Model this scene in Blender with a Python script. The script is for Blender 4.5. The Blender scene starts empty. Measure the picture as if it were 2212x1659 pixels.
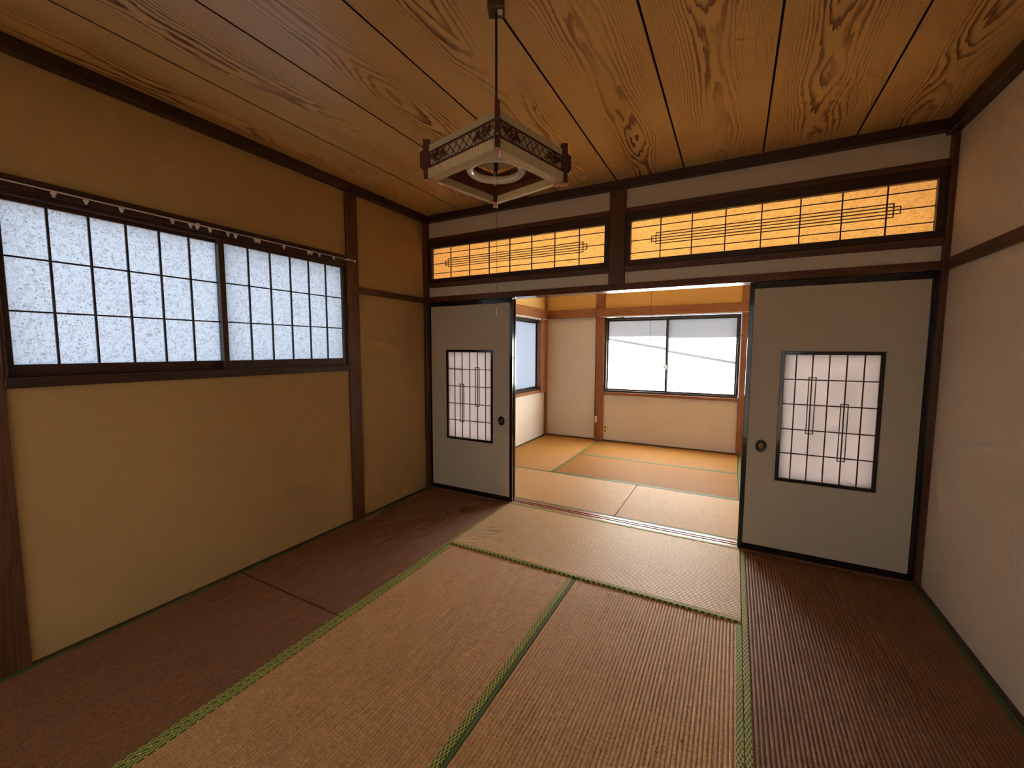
import bpy, bmesh, math, random
from mathutils import Vector, Matrix
random.seed(7)
PI = math.pi
sc = bpy.context.scene
COL = sc.collection

# ------------------------------------------------------------------ camera, sky, sun, exposure
cam_d = bpy.data.cameras.new('camera')
cam = bpy.data.objects.new('camera', cam_d)
COL.objects.link(cam)
cam.location = (2.5564, -3.1011, 1.3342)
cam.rotation_euler = (1.4872, -0.0031, 0.4915)
cam_d.sensor_fit = 'HORIZONTAL'
cam_d.sensor_width = 36.0
cam_d.lens = 898.22 / 2212 * 36.0
cam_d.clip_start = 0.02
sc.camera = cam

SUN_DIR = Vector((0.22, 1.0, 0.78)).normalized()      # towards the sun, behind the far window
world = bpy.data.worlds.new('sky')
sc.world = world
world.use_nodes = True
wn = world.node_tree.nodes
wl = world.node_tree.links
wn.clear()
w_out = wn.new('ShaderNodeOutputWorld')
w_bg = wn.new('ShaderNodeBackground')
# even, hazy daylight sky all round
w_bg.inputs['Color'].default_value = (0.76, 0.90, 1.16, 1.0)
w_bg.inputs['Strength'].default_value = 1.95
wl.new(w_bg.outputs[0], w_out.inputs[0])

sun_d = bpy.data.lights.new('sun', 'SUN')
sun_d.energy = 290.0
sun_d.angle = math.radians(0.6)
sun_d.color = (1.0, 0.95, 0.88)
sun = bpy.data.objects.new('sun', sun_d)
COL.objects.link(sun)
sun.rotation_euler = SUN_DIR.to_track_quat('Z', 'Y').to_euler()
sun.location = (2, 8, 8)

sc.view_settings.view_transform = 'Standard'
sc.view_settings.look = 'None'
sc.view_settings.gamma = 1.0
sc.view_settings.exposure = 0.0
sc.view_settings.use_curve_mapping = False
cy = sc.cycles
cy.max_bounces = 8
cy.diffuse_bounces = 6
cy.glossy_bounces = 3
cy.transmission_bounces = 8
cy.transparent_max_bounces = 12
cy.use_guiding = False
cy.sample_clamp_indirect = 20.0
cy.adaptive_threshold = 0.12
cy.adaptive_min_samples = 16
cy.caustics_reflective = False
cy.caustics_refractive = False

# ------------------------------------------------------------------ node helpers
class NT:
    def __init__(s, name):
        s.mat = bpy.data.materials.new(name)
        s.mat.use_nodes = True
        s.t = s.mat.node_tree
        s.t.nodes.clear()
        s.out = s.t.nodes.new('ShaderNodeOutputMaterial')
    def put(s, sock, v):
        if v is None:
            return
        if isinstance(v, bpy.types.NodeSocket):
            s.t.links.new(v, sock)
        else:
            if isinstance(v, (tuple, list)) and len(v) == 3 and sock.type == 'RGBA':
                v = (*v, 1.0)
            sock.default_value = v
    def n(s, typ, props=None, **ins):
        nd = s.t.nodes.new(typ)
        for k, v in (props or {}).items():
            setattr(nd, k, v)
        for k, v in ins.items():
            if k.startswith('i') and k[1:].isdigit():
                s.put(nd.inputs[int(k[1:])], v)
            else:
                s.put(nd.inputs[k.replace('_', ' ')], v)
        return nd
    def m(s, op, a, b=None, c=None, clamp=False):
        nd = s.n('ShaderNodeMath', {'operation': op, 'use_clamp': clamp}, i0=a, i1=b, i2=c)
        return nd.outputs[0]
    def coord(s, kind='Object'):
        return s.n('ShaderNodeTexCoord').outputs[kind]
    def rand(s):
        return s.n('ShaderNodeObjectInfo').outputs['Random']
    def sep(s, v):
        nd = s.n('ShaderNodeSeparateXYZ', i0=v)
        return nd.outputs[0], nd.outputs[1], nd.outputs[2]
    def comb(s, x=0.0, y=0.0, z=0.0):
        return s.n('ShaderNodeCombineXYZ', i0=x, i1=y, i2=z).outputs[0]
    def noise(s, v, scale=5.0, detail=2.0, rough=0.5, dist=0.0):
        nd = s.n('ShaderNodeTexNoise', Vector=v, Scale=scale, Detail=detail, Roughness=rough, Distortion=dist)
        return nd.outputs[0]
    def vscale(s, v, sx, sy, sz):
        return s.n('ShaderNodeVectorMath', {'operation': 'MULTIPLY'}, i0=v, i1=(sx, sy, sz)).outputs[0]
    def vadd(s, v, w):
        return s.n('ShaderNodeVectorMath', {'operation': 'ADD'}, i0=v, i1=w).outputs[0]
    def mix(s, f, a, b, blend='MIX'):
        nd = s.n('ShaderNodeMix', {'data_type': 'RGBA', 'blend_type': blend})
        s.put(nd.inputs[0], f)
        s.put(nd.inputs[6], a)
        s.put(nd.inputs[7], b)
        return nd.outputs[2]
    def step(s, v, lo, hi):
        return s.n('ShaderNodeMapRange', {'interpolation_type': 'SMOOTHSTEP'}, i0=v, i1=lo, i2=hi, i3=0.0, i4=1.0).outputs[0]
    def bump(s, h, strength=0.3, dist=0.002):
        return s.n('ShaderNodeBump', Height=h, Strength=strength, Distance=dist).outputs[0]
    def pbr(s, col, rough=0.5, normal=None, spec=0.5, metal=0.0, coat=0.0):
        nd = s.n('ShaderNodeBsdfPrincipled')
        s.put(nd.inputs['Base Color'], col)
        s.put(nd.inputs['Roughness'], rough)
        s.put(nd.inputs['Specular IOR Level'], spec)
        s.put(nd.inputs['Metallic'], metal)
        s.put(nd.inputs['Coat Weight'], coat)
        if normal is not None:
            s.put(nd.inputs['Normal'], normal)
        return nd.outputs[0]
    def surf(s, sh):
        s.t.links.new(sh, s.out.inputs['Surface'])
        return s.mat

def srgb(r, g, b):
    f = lambda c: (c / 255 / 12.92) if c <= 10 else ((c / 255 + 0.055) / 1.055) ** 2.4
    return (f(r), f(g), f(b))

def plain(name, col, rough=0.5, spec=0.5, metal=0.0, coat=0.0):
    t = NT(name)
    v = t.noise(t.coord(), 30.0, 3.0)
    c = t.mix(t.m('MULTIPLY', v, 0.25), col, tuple(x * 0.75 for x in col))
    return t.surf(t.pbr(c, rough, None, spec, metal, coat))

def wood(name, light, dark, axis, rough=0.45, coarse=1.0, spec=0.5, coat=0.0):
    t = NT(name)
    r = t.m('MULTIPLY', t.rand(), 37.0)
    p = t.vadd(t.coord(), t.comb(r, r, r))
    a = [26.0 * coarse] * 3
    a['xyz'.index(axis)] = 0.9
    b = [240.0] * 3
    b['xyz'.index(axis)] = 3.0
    n1 = t.noise(t.vscale(p, *a), 1.0, 3.0, 0.55, 0.6)
    lines = t.m('FRACT', t.m('MULTIPLY', n1, 7.0))
    lines = t.step(lines, 0.35, 0.95)
    n2 = t.noise(t.vscale(p, *b), 1.0, 2.0)
    n3 = t.noise(p, 2.2, 2.0)
    f = t.m('ADD', t.m('MULTIPLY', lines, 0.55), t.m('MULTIPLY', n2, 0.35))
    f = t.m('ADD', f, t.m('MULTIPLY', t.m('SUBTRACT', n3, 0.5), 0.5), None, True)
    c = t.mix(f, light, dark)
    return t.surf(t.pbr(c, rough, None, spec, 0.0, coat))

def plaster(name, col, var=0.18):
    t = NT(name)
    p = t.coord()
    big = t.noise(p, 1.3, 3.0, 0.6)
    fine = t.noise(p, 380.0, 2.0)
    mid = t.noise(p, 70.0, 3.0)
    f = t.m('ADD', t.m('MULTIPLY', big, 0.5), t.m('ADD', t.m('MULTIPLY', fine, 0.35), t.m('MULTIPLY', mid, 0.3)))
    c = t.mix(t.m('SUBTRACT', f, 0.2, None, True), tuple(x * (1 + var * 0.6) for x in col), tuple(x * (1 - var) for x in col))
    return t.surf(t.pbr(c, 0.92, None, 0.15))

def tatami(name, c1, c2, c3, rough=0.56, spec=1.0):
    t = NT(name)
    u, v, w = t.sep(t.coord())
    r = t.m('MULTIPLY', t.rand(), 53.0)
    rib = t.m('FLOOR', t.m('DIVIDE', u, 0.015))
    strand = t.noise(t.comb(t.m('ADD', t.m('MULTIPLY', rib, 7.31), r), t.m('MULTIPLY', v, 190.0), t.m('MULTIPLY', u, 30.0)), 1.0, 2.0, 0.6)
    strand2 = t.noise(t.comb(t.m('MULTIPLY', u, 9.0), t.m('MULTIPLY', v, 420.0), r), 1.0, 2.0, 0.6)
    blot = t.noise(t.comb(t.m('MULTIPLY', u, 5.0), t.m('MULTIPLY', v, 3.0), r), 1.0, 4.0, 0.6)
    worn = t.noise(t.comb(t.m('MULTIPLY', u, 60.0), t.m('MULTIPLY', v, 60.0), r), 1.0, 3.0, 0.6)
    c = t.mix(t.step(strand, 0.3, 0.72), c1, c2)
    c = t.mix(t.m('MULTIPLY', t.step(strand2, 0.5, 0.75), 0.5), c, c3)
    c = t.mix(t.m('MULTIPLY', t.step(blot, 0.3, 0.8), 0.12), c, c3)
    c = t.mix(t.m('MULTIPLY', t.step(worn, 0.58, 0.8), 0.35), c, c1)
    nrm = t.bump(strand, 0.55, 0.0018)
    return t.surf(t.pbr(c, rough, nrm, spec))

def border_mat(name, line=True):
    t = NT(name)
    u, v, w = t.sep(t.coord())
    base = t.noise(t.coord(), 500.0, 1.0)
    g = t.mix(base, srgb(60, 74, 36), srgb(96, 110, 60))
    if line:
        a = t.m('DIVIDE', u, 0.0125)
        b = t.m('DIVIDE', v, 0.030)
        l1 = t.m('ABSOLUTE', t.m('SUBTRACT', t.m('FRACT', t.m('ADD', a, b)), 0.5))
        l2 = t.m('ABSOLUTE', t.m('SUBTRACT', t.m('FRACT', t.m('SUBTRACT', a, b)), 0.5))
        f = t.m('SUBTRACT', 1.0, t.step(t.m('MINIMUM', l1, l2), 0.06, 0.13))
        # small dot in the middle of each lozenge
        f2 = t.m('MULTIPLY', t.step(t.m('MINIMUM', l1, l2), 0.44, 0.48), 0.35)
        g = t.mix(t.m('MAXIMUM', f, f2), g, srgb(222, 214, 100))
    return t.surf(t.pbr(g, 0.6, None, 0.35))

def fibres(t, p, scale, stretch=(1, 1, 1)):
    p = t.vscale(p, *stretch)
    res = None
    for sc_, off, w, thr in ((1.0, 0.0, 0.012, 0.53), (2.0, 11.0, 0.03, 0.49), (3.4, 23.0, 0.05, 0.50)):
        q = t.vadd(p, (off, off * 0.7, off * 1.3))
        n = t.noise(q, scale * sc_, 1.0, 0.5, 0.8)
        d = t.m('ABSOLUTE', t.m('SUBTRACT', n, 0.5))
        ln = t.m('SUBTRACT', 1.0, t.step(d, w * 0.35, w))
        mk = t.step(t.noise(t.vadd(q, (5.0, 3.0, 9.0)), scale * sc_ * 1.7, 1.0), thr, thr + 0.08)
        f = t.m('MULTIPLY', ln, mk)
        res = f if res is None else t.m('MAXIMUM', res, f)
    return res

def frosted(name, col, fibre=None, fibre_amt=0.5, scale=30.0, stretch=(1, 1, 1), diffuse=0.12, refl=None, gloss=0.04):
    t = NT(name)
    p = t.coord()
    c = col
    if fibre is not None:
        f = fibres(t, p, scale, stretch)
        cloud = t.noise(t.vscale(p, *stretch), scale * 2.2, 2.0)
        c = t.mix(t.m('MULTIPLY', t.step(cloud, 0.45, 0.75), 0.35), col, fibre)
        c = t.mix(t.m('MULTIPLY', f, fibre_amt), c, fibre)
    tr = t.n('ShaderNodeBsdfTranslucent', Color=c).outputs[0]
    df = t.n('ShaderNodeBsdfDiffuse', Color=refl if refl else c).outputs[0]
    mx = t.n('ShaderNodeMixShader', i0=diffuse, i1=tr, i2=df).outputs[0]
    gl = t.n('ShaderNodeBsdfGlossy', Color=(1, 1, 1, 1), Roughness=0.35).outputs[0]
    return t.surf(t.n('ShaderNodeMixShader', i0=gloss, i1=mx, i2=gl).outputs[0])

def clear_back(name):
    t = NT(name)
    return t.surf(t.n('ShaderNodeBsdfTransparent', Color=(0.97, 0.98, 0.98, 1)).outputs[0])

def tinted(name, col):
    t = NT(name)
    tr = t.n('ShaderNodeBsdfTransparent', Color=(*col, 1)).outputs[0]
    gl = t.n('ShaderNodeBsdfGlossy', Color=(1, 1, 1, 1), Roughness=0.02).outputs[0]
    return t.surf(t.n('ShaderNodeMixShader', i0=0.05, i1=tr, i2=gl).outputs[0])

def ceiling_mat():
    t = NT('ceiling_board_wood')
    u, v, w = t.sep(t.coord())
    r = t.m('MULTIPLY', t.rand(), 91.0)
    x0 = t.m('MULTIPLY', t.m('SUBTRACT', t.noise(t.comb(r, t.m('MULTIPLY', v, 0.5), 0.0), 1.0, 1.0), 0.5), 0.22)
    x = t.m('SUBTRACT', u, x0)
    h = t.m('MULTIPLY', t.m('MULTIPLY', x, x), 330.0)
    n1 = t.noise(t.comb(t.m('ADD', r, t.m('MULTIPLY', u, 2.0)), t.m('MULTIPLY', v, 1.05), r), 1.0, 1.5)
    n2 = t.noise(t.comb(t.m('MULTIPLY', u, 18.0), t.m('MULTIPLY', v, 2.4), r), 1.0, 3.0, 0.6)
    n3 = t.noise(t.comb(t.m('MULTIPLY', u, 70.0), t.m('MULTIPLY', v, 13.0), r), 1.0, 2.0)
    h = t.m('ADD', h, t.m('MULTIPLY', n1, 13.0))
    h = t.m('ADD', h, t.m('MULTIPLY', n2, 2.4))
    h = t.m('ADD', h, t.m('MULTIPLY', n3, 0.35))
    saw = t.m('FRACT', h)
    late = t.m('MULTIPLY', t.step(saw, 0.42, 0.86), t.m('SUBTRACT', 1.0, t.step(saw, 0.94, 1.0)))
    # strength of the rings varies over the board
    amt = t.noise(t.comb(t.m('MULTIPLY', u, 5.0), t.m('MULTIPLY', v, 1.3), t.m('ADD', r, 4.0)), 1.0, 2.0)
    near = t.m('SUBTRACT', 1.0, t.step(t.m('ABSOLUTE', x), 0.03, 0.17))
    amt = t.m('MULTIPLY', t.step(amt, 0.25, 0.65), t.m('ADD', 0.5, t.m('MULTIPLY', near, 0.5)))
    fine = t.noise(t.comb(t.m('MULTIPLY', u, 420.0), t.m('MULTIPLY', v, 6.0), r), 1.0, 2.0)
    base = t.mix(fine, srgb(234, 190, 118), srgb(216, 170, 98))
    tone = t.noise(t.comb(t.m('MULTIPLY', u, 3.0), t.m('MULTIPLY', v, 0.6), r), 1.0, 1.0)
    base = t.mix(t.m('MULTIPLY', tone, 0.35), base, srgb(242, 206, 138))
    c = t.mix(t.m('MULTIPLY', late, amt), base, srgb(118, 62, 24))
    return t.surf(t.pbr(c, 0.36, None, 0.85))

def fusuma_mat():
    t = NT('fusuma_paper')
    p = t.coord()
    n = t.noise(p, 260.0, 2.0)
    n2 = t.noise(t.vscale(p, 30.0, 30.0, 30.0), 1.0, 3.0, 0.7)
    f = t.m('ADD', t.m('MULTIPLY', n, 0.45), t.m('MULTIPLY', n2, 0.35))
    c = t.mix(f, srgb(218, 206, 182), srgb(194, 180, 154))
    return t.surf(t.pbr(c, 0.85, None, 0.2))

WOOD_L, WOOD_D = srgb(108, 66, 38), srgb(66, 37, 20)
M = {}
for ax in 'xyz':
    M['post_' + ax] = wood('reddish_timber_' + ax, WOOD_L, WOOD_D, ax, 0.45)
    M['dark_' + ax] = wood('dark_stained_wood_' + ax, srgb(70, 40, 26), srgb(42, 22, 14), ax, 0.36)
    M['far_' + ax] = wood('orange_brown_timber_' + ax, srgb(158, 106, 64), srgb(118, 70, 38), ax, 0.42)
M['lintel'] = wood('waxed_lintel_wood', srgb(112, 66, 38), srgb(74, 40, 22), 'x', 0.2, 1.0, 0.6, 0.25)
M['sill_track'] = wood('waxed_track_wood', srgb(170, 116, 88), srgb(140, 86, 64), 'x', 0.34, 1.0, 0.5, 0.0)
M['groove'] = plain('dark_red_groove', srgb(96, 36, 30), 0.4)
M['plaster'] = plaster('sandy_beige_plaster', srgb(191, 157, 102))
M['plaster_pale'] = plaster('greyed_beige_plaster', srgb(230, 215, 192))
M['plaster_far'] = plaster('pale_beige_plaster', srgb(216, 208, 196))
M['plaster_up'] = plaster('yellow_beige_plaster', srgb(214, 178, 112))
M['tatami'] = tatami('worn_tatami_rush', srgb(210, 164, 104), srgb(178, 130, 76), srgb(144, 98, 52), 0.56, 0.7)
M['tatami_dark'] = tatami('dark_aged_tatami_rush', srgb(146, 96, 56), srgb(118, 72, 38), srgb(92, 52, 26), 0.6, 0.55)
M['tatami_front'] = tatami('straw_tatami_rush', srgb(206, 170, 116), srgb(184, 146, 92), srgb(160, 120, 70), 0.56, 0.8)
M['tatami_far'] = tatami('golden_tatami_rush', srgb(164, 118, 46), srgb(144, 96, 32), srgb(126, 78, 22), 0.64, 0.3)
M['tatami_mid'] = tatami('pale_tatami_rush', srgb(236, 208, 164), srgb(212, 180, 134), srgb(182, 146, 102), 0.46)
M['edge'] = border_mat('green_cloth_border')
M['edge_plain'] = border_mat('plain_green_cloth', False)
M['ceiling'] = ceiling_mat()
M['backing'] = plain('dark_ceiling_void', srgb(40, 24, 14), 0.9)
M['fusuma'] = fusuma_mat()
M['lacquer'] = plain('black_lacquer', srgb(14, 12, 12), 0.16, 0.6, 0.0, 0.5)
M['lattice'] = plain('dark_brown_lattice', srgb(72, 32, 22), 0.4)
M['bar_dark'] = plain('dark_sash_bar', srgb(58, 46, 44), 0.4)
M['alum'] = plain('bronze_aluminium', srgb(70, 64, 58), 0.35, 0.5, 0.6)
M['pane_fibre'] = frosted('fibre_print_frosted_glass', (0.64, 0.665, 0.68), (0.28, 0.295, 0.31), 0.95, 21.0, (1, 1, 1), 0.06, (0.3, 0.3, 0.3))
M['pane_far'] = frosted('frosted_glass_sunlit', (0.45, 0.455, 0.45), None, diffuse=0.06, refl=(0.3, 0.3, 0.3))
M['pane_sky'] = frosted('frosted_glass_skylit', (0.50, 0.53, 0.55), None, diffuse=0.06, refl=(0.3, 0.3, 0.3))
M['pane_rear'] = tinted('bronze_tinted_clear_glass', (0.62, 0.52, 0.40))
M['pane_back'] = clear_back('clear_outer_glass')
M['transom_paper'] = frosted('amber_fibre_paper', srgb(252, 196, 112), srgb(170, 96, 36), 0.7, 34.0, (0.6, 1, 1.5), 0.12, srgb(210, 150, 80), 0.0)
M['door_paper'] = frosted('white_shoji_paper', (0.94, 0.92, 0.95), None, diffuse=0.25, refl=(0.88, 0.86, 0.88), gloss=0.0)
M['white_plastic'] = plain('white_plastic', srgb(226, 222, 212), 0.4)
M['ivory_plastic'] = plain('ivory_plastic', srgb(224, 206, 140), 0.4)
M['black'] = plain('black_slot', srgb(20, 18, 16), 0.6)
M['steel'] = plain('white_painted_rail', srgb(210, 206, 196), 0.35)
M['lamp_cream'] = frosted('cream_ribbed_acrylic', srgb(232, 214, 172), None, diffuse=0.6, refl=srgb(242, 226, 188), gloss=0.07)
M['lamp_wood'] = wood('lamp_brown_wood', srgb(96, 52, 34), srgb(62, 30, 20), 'z', 0.4)
M['lamp_foot'] = plain('lamp_pale_wood_foot', srgb(206, 140, 108), 0.4)
M['lamp_weave'] = wood('lamp_woven_liner', srgb(128, 82, 44), srgb(74, 42, 20), 'x', 0.6, 3.0)
M['tube'] = plain('fluorescent_tube_glass', srgb(240, 236, 224), 0.15, 0.6, 0.0, 0.6)
M['cord'] = plain('dark_brown_cord', srgb(38, 24, 18), 0.6)
M['rosette'] = plain('brown_plastic', srgb(84, 66, 44), 0.4)
M['brass'] = plain('antique_brass', srgb(128, 96, 50), 0.4, 0.5, 0.7)
M['subfloor'] = plain('subfloor_boards', srgb(110, 80, 50), 0.9)
M['ground'] = plain('dark_asphalt_ground', srgb(36, 35, 34), 0.9)
M['roof'] = plain('grey_eave_board', srgb(150, 146, 140), 0.8)

# ------------------------------------------------------------------ mesh helpers
def box(bm, lo, hi, bev=0.0, seg=1):
    lo, hi = [min(a, b) for a, b in zip(lo, hi)], [max(a, b) for a, b in zip(lo, hi)]
    vs = [bm.verts.new((x, y, z)) for x in (lo[0], hi[0]) for y in (lo[1], hi[1]) for z in (lo[2], hi[2])]
    fs = [(0, 1, 3, 2), (4, 6, 7, 5), (0, 4, 5, 1), (2, 3, 7, 6), (0, 2, 6, 4), (1, 5, 7, 3)]
    faces = [bm.faces.new([vs[i] for i in f]) for f in fs]
    if bev > 0:
        es = list({e for f in faces for e in f.edges})
        bmesh.ops.bevel(bm, geom=es, offset=bev, segments=seg, affect='EDGES', profile=0.5)
    return bm

def boxes(lst, bev=0.0):
    bm = bmesh.new()
    for lo, hi in lst:
        box(bm, lo, hi, bev)
    return bm

def one(lo, hi, bev=0.0, seg=1):
    return box(bmesh.new(), lo, hi, bev, seg)

def tube(bm, pts, r, n=8, cap=True):
    pts = [Vector(p) for p in pts]
    rings = []
    for i, p in enumerate(pts):
        d = (pts[min(i + 1, len(pts) - 1)] - pts[max(i - 1, 0)]).normalized()
        ref = Vector((0, 0, 1)) if abs(d.z) < 0.9 else Vector((1, 0, 0))
        a = d.cross(ref).normalized()
        b = d.cross(a)
        rings.append([bm.verts.new(p + (a * math.cos(2 * PI * k / n) + b * math.sin(2 * PI * k / n)) * r) for k in range(n)])
    for r0, r1 in zip(rings, rings[1:]):
        for k in range(n):
            f = bm.faces.new((r0[k], r0[(k + 1) % n], r1[(k + 1) % n], r1[k]))
            f.smooth = True
    if cap:
        bm.faces.new(rings[0][::-1])
        bm.faces.new(rings[-1])
    return bm

def lathe(bm, prof, centre=(0, 0, 0), n=32, closed=False):
    cx, cy_, cz = centre
    rings = [[bm.verts.new((cx + r * math.cos(2 * PI * k / n), cy_ + r * math.sin(2 * PI * k / n), cz + z)) for k in range(n)] for r, z in prof]
    pairs = list(zip(rings, rings[1:])) + ([(rings[-1], rings[0])] if closed else [])
    for a, b in pairs:
        for k in range(n):
            f = bm.faces.new((a[k], a[(k + 1) % n], b[(k + 1) % n], b[k]))
            f.smooth = True
    return bm

def obj(name, bm, mat, parent=None, local=False):
    """link a bmesh as ONE object; world coordinates are moved to the parent's (or its own) base point"""
    bmesh.ops.recalc_face_normals(bm, faces=bm.faces)
    me = bpy.data.meshes.new(name)
    o = bpy.data.objects.new(name, me)
    if not local:
        if parent is not None:
            base = Vector(parent.location)
            q = parent.parent
            while q is not None:
                base += Vector(q.location)
                q = q.parent
        else:
            xs = [v.co for v in bm.verts]
            base = Vector(((min(v.x for v in xs) + max(v.x for v in xs)) / 2, (min(v.y for v in xs) + max(v.y for v in xs)) / 2, min(v.z for v in xs)))
            o.location = base
        bmesh.ops.translate(bm, verts=bm.verts, vec=-base)
    bm.to_mesh(me)
    bm.free()
    for m_ in (mat if isinstance(mat, (list, tuple)) else [mat]):
        me.materials.append(m_)
    COL.objects.link(o)
    if parent is not None:
        o.parent = parent
    return o

def tag(o, label, cat, group=None, kind=None):
    o['label'] = label
    if cat:
        o['category'] = cat
    if group:
        o['group'] = group
    if kind:
        o['kind'] = kind
    return o

def struct(name, bm, mat, label, cat):
    return tag(obj(name, bm, mat), label, cat, None, 'structure')

def empty(name, loc, rz=0.0):
    o = bpy.data.objects.new(name, None)
    o.empty_display_size = 0.1
    o.location = loc
    o.rotation_euler = (0, 0, rz)
    COL.objects.link(o)
    return o

def pane_bm(lo, hi, inner):
    """glass pane: the room-side face is frosted (slot 0), the outer face and edges clear (slot 1)"""
    bm = one(lo, hi)
    bm.normal_update()
    c = (Vector(lo) + Vector(hi)) / 2
    iv = Vector(inner)
    for f in bm.faces:
        d = (f.calc_center_median() - c)
        f.material_index = 0 if d.normalized().dot(iv) > 0.9 and abs(f.normal.dot(iv)) > 0.9 else 1
    return bm

# ------------------------------------------------------------------ measures
W, D = 3.52, 3.52          # main room between the post faces
PL = -0.022                # left plaster face
PR = 3.540                 # right plaster face
ZC = 2.54                  # ceiling boards
HF = 1.766                 # lintel underside
YB = 0.126                 # far side of the partition
Y2 = 2.87                  # far wall of the next room
T_OUT = 0.12

# ------------------------------------------------------------------ floors and walls
struct('floor', boxes([((-0.2, -3.7, -0.16), (3.75, 3.1, -0.055))]), M['subfloor'], 'timber subfloor hidden under the tatami of both rooms', 'floor')

def wall_with_hole(axis, a, b, lo, hi, z0, z1, holes, split=None):
    """wall slab a..b thick along axis, lo..hi along the other axis, holes = (l, h, zl, zh)"""
    def bx(l, h, zl, zh):
        if axis == 'x':
            return ((a, l, zl), (b, h, zh))
        return ((l, a, zl), (h, b, zh))
    out = []
    cur = lo
    for l, h, zl, zh in sorted(holes):
        if l > cur:
            out.append(bx(cur, l, z0, z1))
        if zl > z0:
            out.append(bx(l, h, z0, zl))
        if zh < z1:
            out.append(bx(l, h, zh, z1))
        cur = h
    if cur < hi:
        out.append(bx(cur, hi, z0, z1))
    if split:
        o2 = []
        for l_, h_ in out:
            if l_[2] < split < h_[2]:
                o2 += [(l_, (h_[0], h_[1], split)), ((l_[0], l_[1], split), h_)]
            else:
                o2.append((l_, h_))
        out = o2
    bm = boxes(out)
    if split:
        for f in bm.faces:
            f.material_index = 1 if f.calc_center_median().z > split else 0
    return bm

LW = (-2.60, -0.906, 1.17, 2.015)     # window hole, left wall
struct('wall_left', wall_with_hole('x', PL - T_OUT, PL, -3.62, 0.05, -0.05, 2.6, [LW]), M['plaster'],
       'brown-beige sandy plaster wall around the long fibre-glass window', 'wall')
struct('wall_right', one((PR, -3.62, -0.05), (PR + T_OUT, 0.05, 2.6)), M['plaster_pale'],
       'bare beige plaster wall to the right of the right-hand sliding door', 'wall')
RW = (0.15, 3.37, 0.03, 2.0)
struct('wall_rear', wall_with_hole('y', -3.66, -3.54, -0.15, 3.66, -0.05, 2.6, [RW]), M['plaster'],
       'plaster wall behind the viewer, pierced by a wide glass window', 'wall')
struct('wall_back', boxes([((0.0, 0.02, HF + 0.04), (1.71, 0.10, 1.91)), ((1.815, 0.02, HF + 0.04), (3.52, 0.10, 1.91)),
                           ((0.0, 0.02, 2.335), (1.71, 0.10, 2.6)), ((1.815, 0.02, 2.335), (3.52, 0.10, 2.6))]), M['plaster_pale'],
       'plaster strips above and below the amber transom screens', 'wall')
FW = (0.882, 2.612, 0.715, 1.80)
struct('wall_far', wall_with_hole('y', Y2 + 0.02, Y2 + 0.12, -0.2, 3.7, -0.05, 2.6, [FW], 1.86), [M['plaster_far'], M['plaster_up']],
       'pale plaster wall of the bright room, around its big frosted window', 'wall')
SW = (0.92, 2.66, 0.72, 1.78)
struct('wall_far_left', wall_with_hole('x', -0.16, -0.045, 0.10, 3.0, -0.05, 2.6, [SW], 1.86), [M['plaster_far'], M['plaster_up']],
       'left plaster wall of the bright room with a bluish frosted window', 'wall')
struct('wall_far_right', one((PR, 0.10, -0.05), (PR + 0.12, 3.0, 2.6)), M['plaster_far'],
       'plaster wall of the bright room hidden behind the right sliding door', 'wall')
# ------------------------------------------------------------------ ceilings
cl = empty('ceiling', (1.76, -1.76, ZC))
tag(cl, 'ceiling of wide wood-grained boards with dark gaps over the near room', 'ceiling', None, 'structure')
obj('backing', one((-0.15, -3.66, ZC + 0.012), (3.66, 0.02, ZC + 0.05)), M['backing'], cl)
seams = [-0.057, 0.396, 0.849, 1.303, 1.757, 2.206, 2.656, 3.108, 3.56]
for i in range(8):
    a, b = seams[i] + 0.0042, seams[i + 1] - 0.0042
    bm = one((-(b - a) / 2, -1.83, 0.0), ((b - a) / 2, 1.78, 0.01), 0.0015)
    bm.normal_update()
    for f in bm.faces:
        f.material_index = 1 if abs(f.normal.x) > 0.9 else 0  # board sides coloured dark: the shade of the gaps put into the colour
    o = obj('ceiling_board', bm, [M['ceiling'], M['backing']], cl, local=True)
    o.location = ((a + b) / 2 - 1.76, 0, 0)
c2 = empty('ceiling', (1.76, 1.5, ZC))
tag(c2, 'wood-grained ceiling of the bright room, hidden above the lintel', 'ceiling', None, 'structure')
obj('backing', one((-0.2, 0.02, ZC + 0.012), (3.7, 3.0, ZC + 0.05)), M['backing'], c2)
for i in range(8):
    a, b = seams[i] + 0.0042, seams[i + 1] - 0.0042
    o = obj('ceiling_board', one((-(b - a) / 2, -1.4, 0.0), ((b - a) / 2, 1.45, 0.01), 0.0015), M['ceiling'], c2, local=True)
    o.location = ((a + b) / 2 - 1.76, 0, 0)

# ------------------------------------------------------------------ timbers (posts, rails, lintel, threshold)
def timber(n, lo, hi, mat, label, cat='post', bev=0.004):
    return struct('trim_%d' % n, one(lo, hi, bev), M[mat], label, cat)

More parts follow.
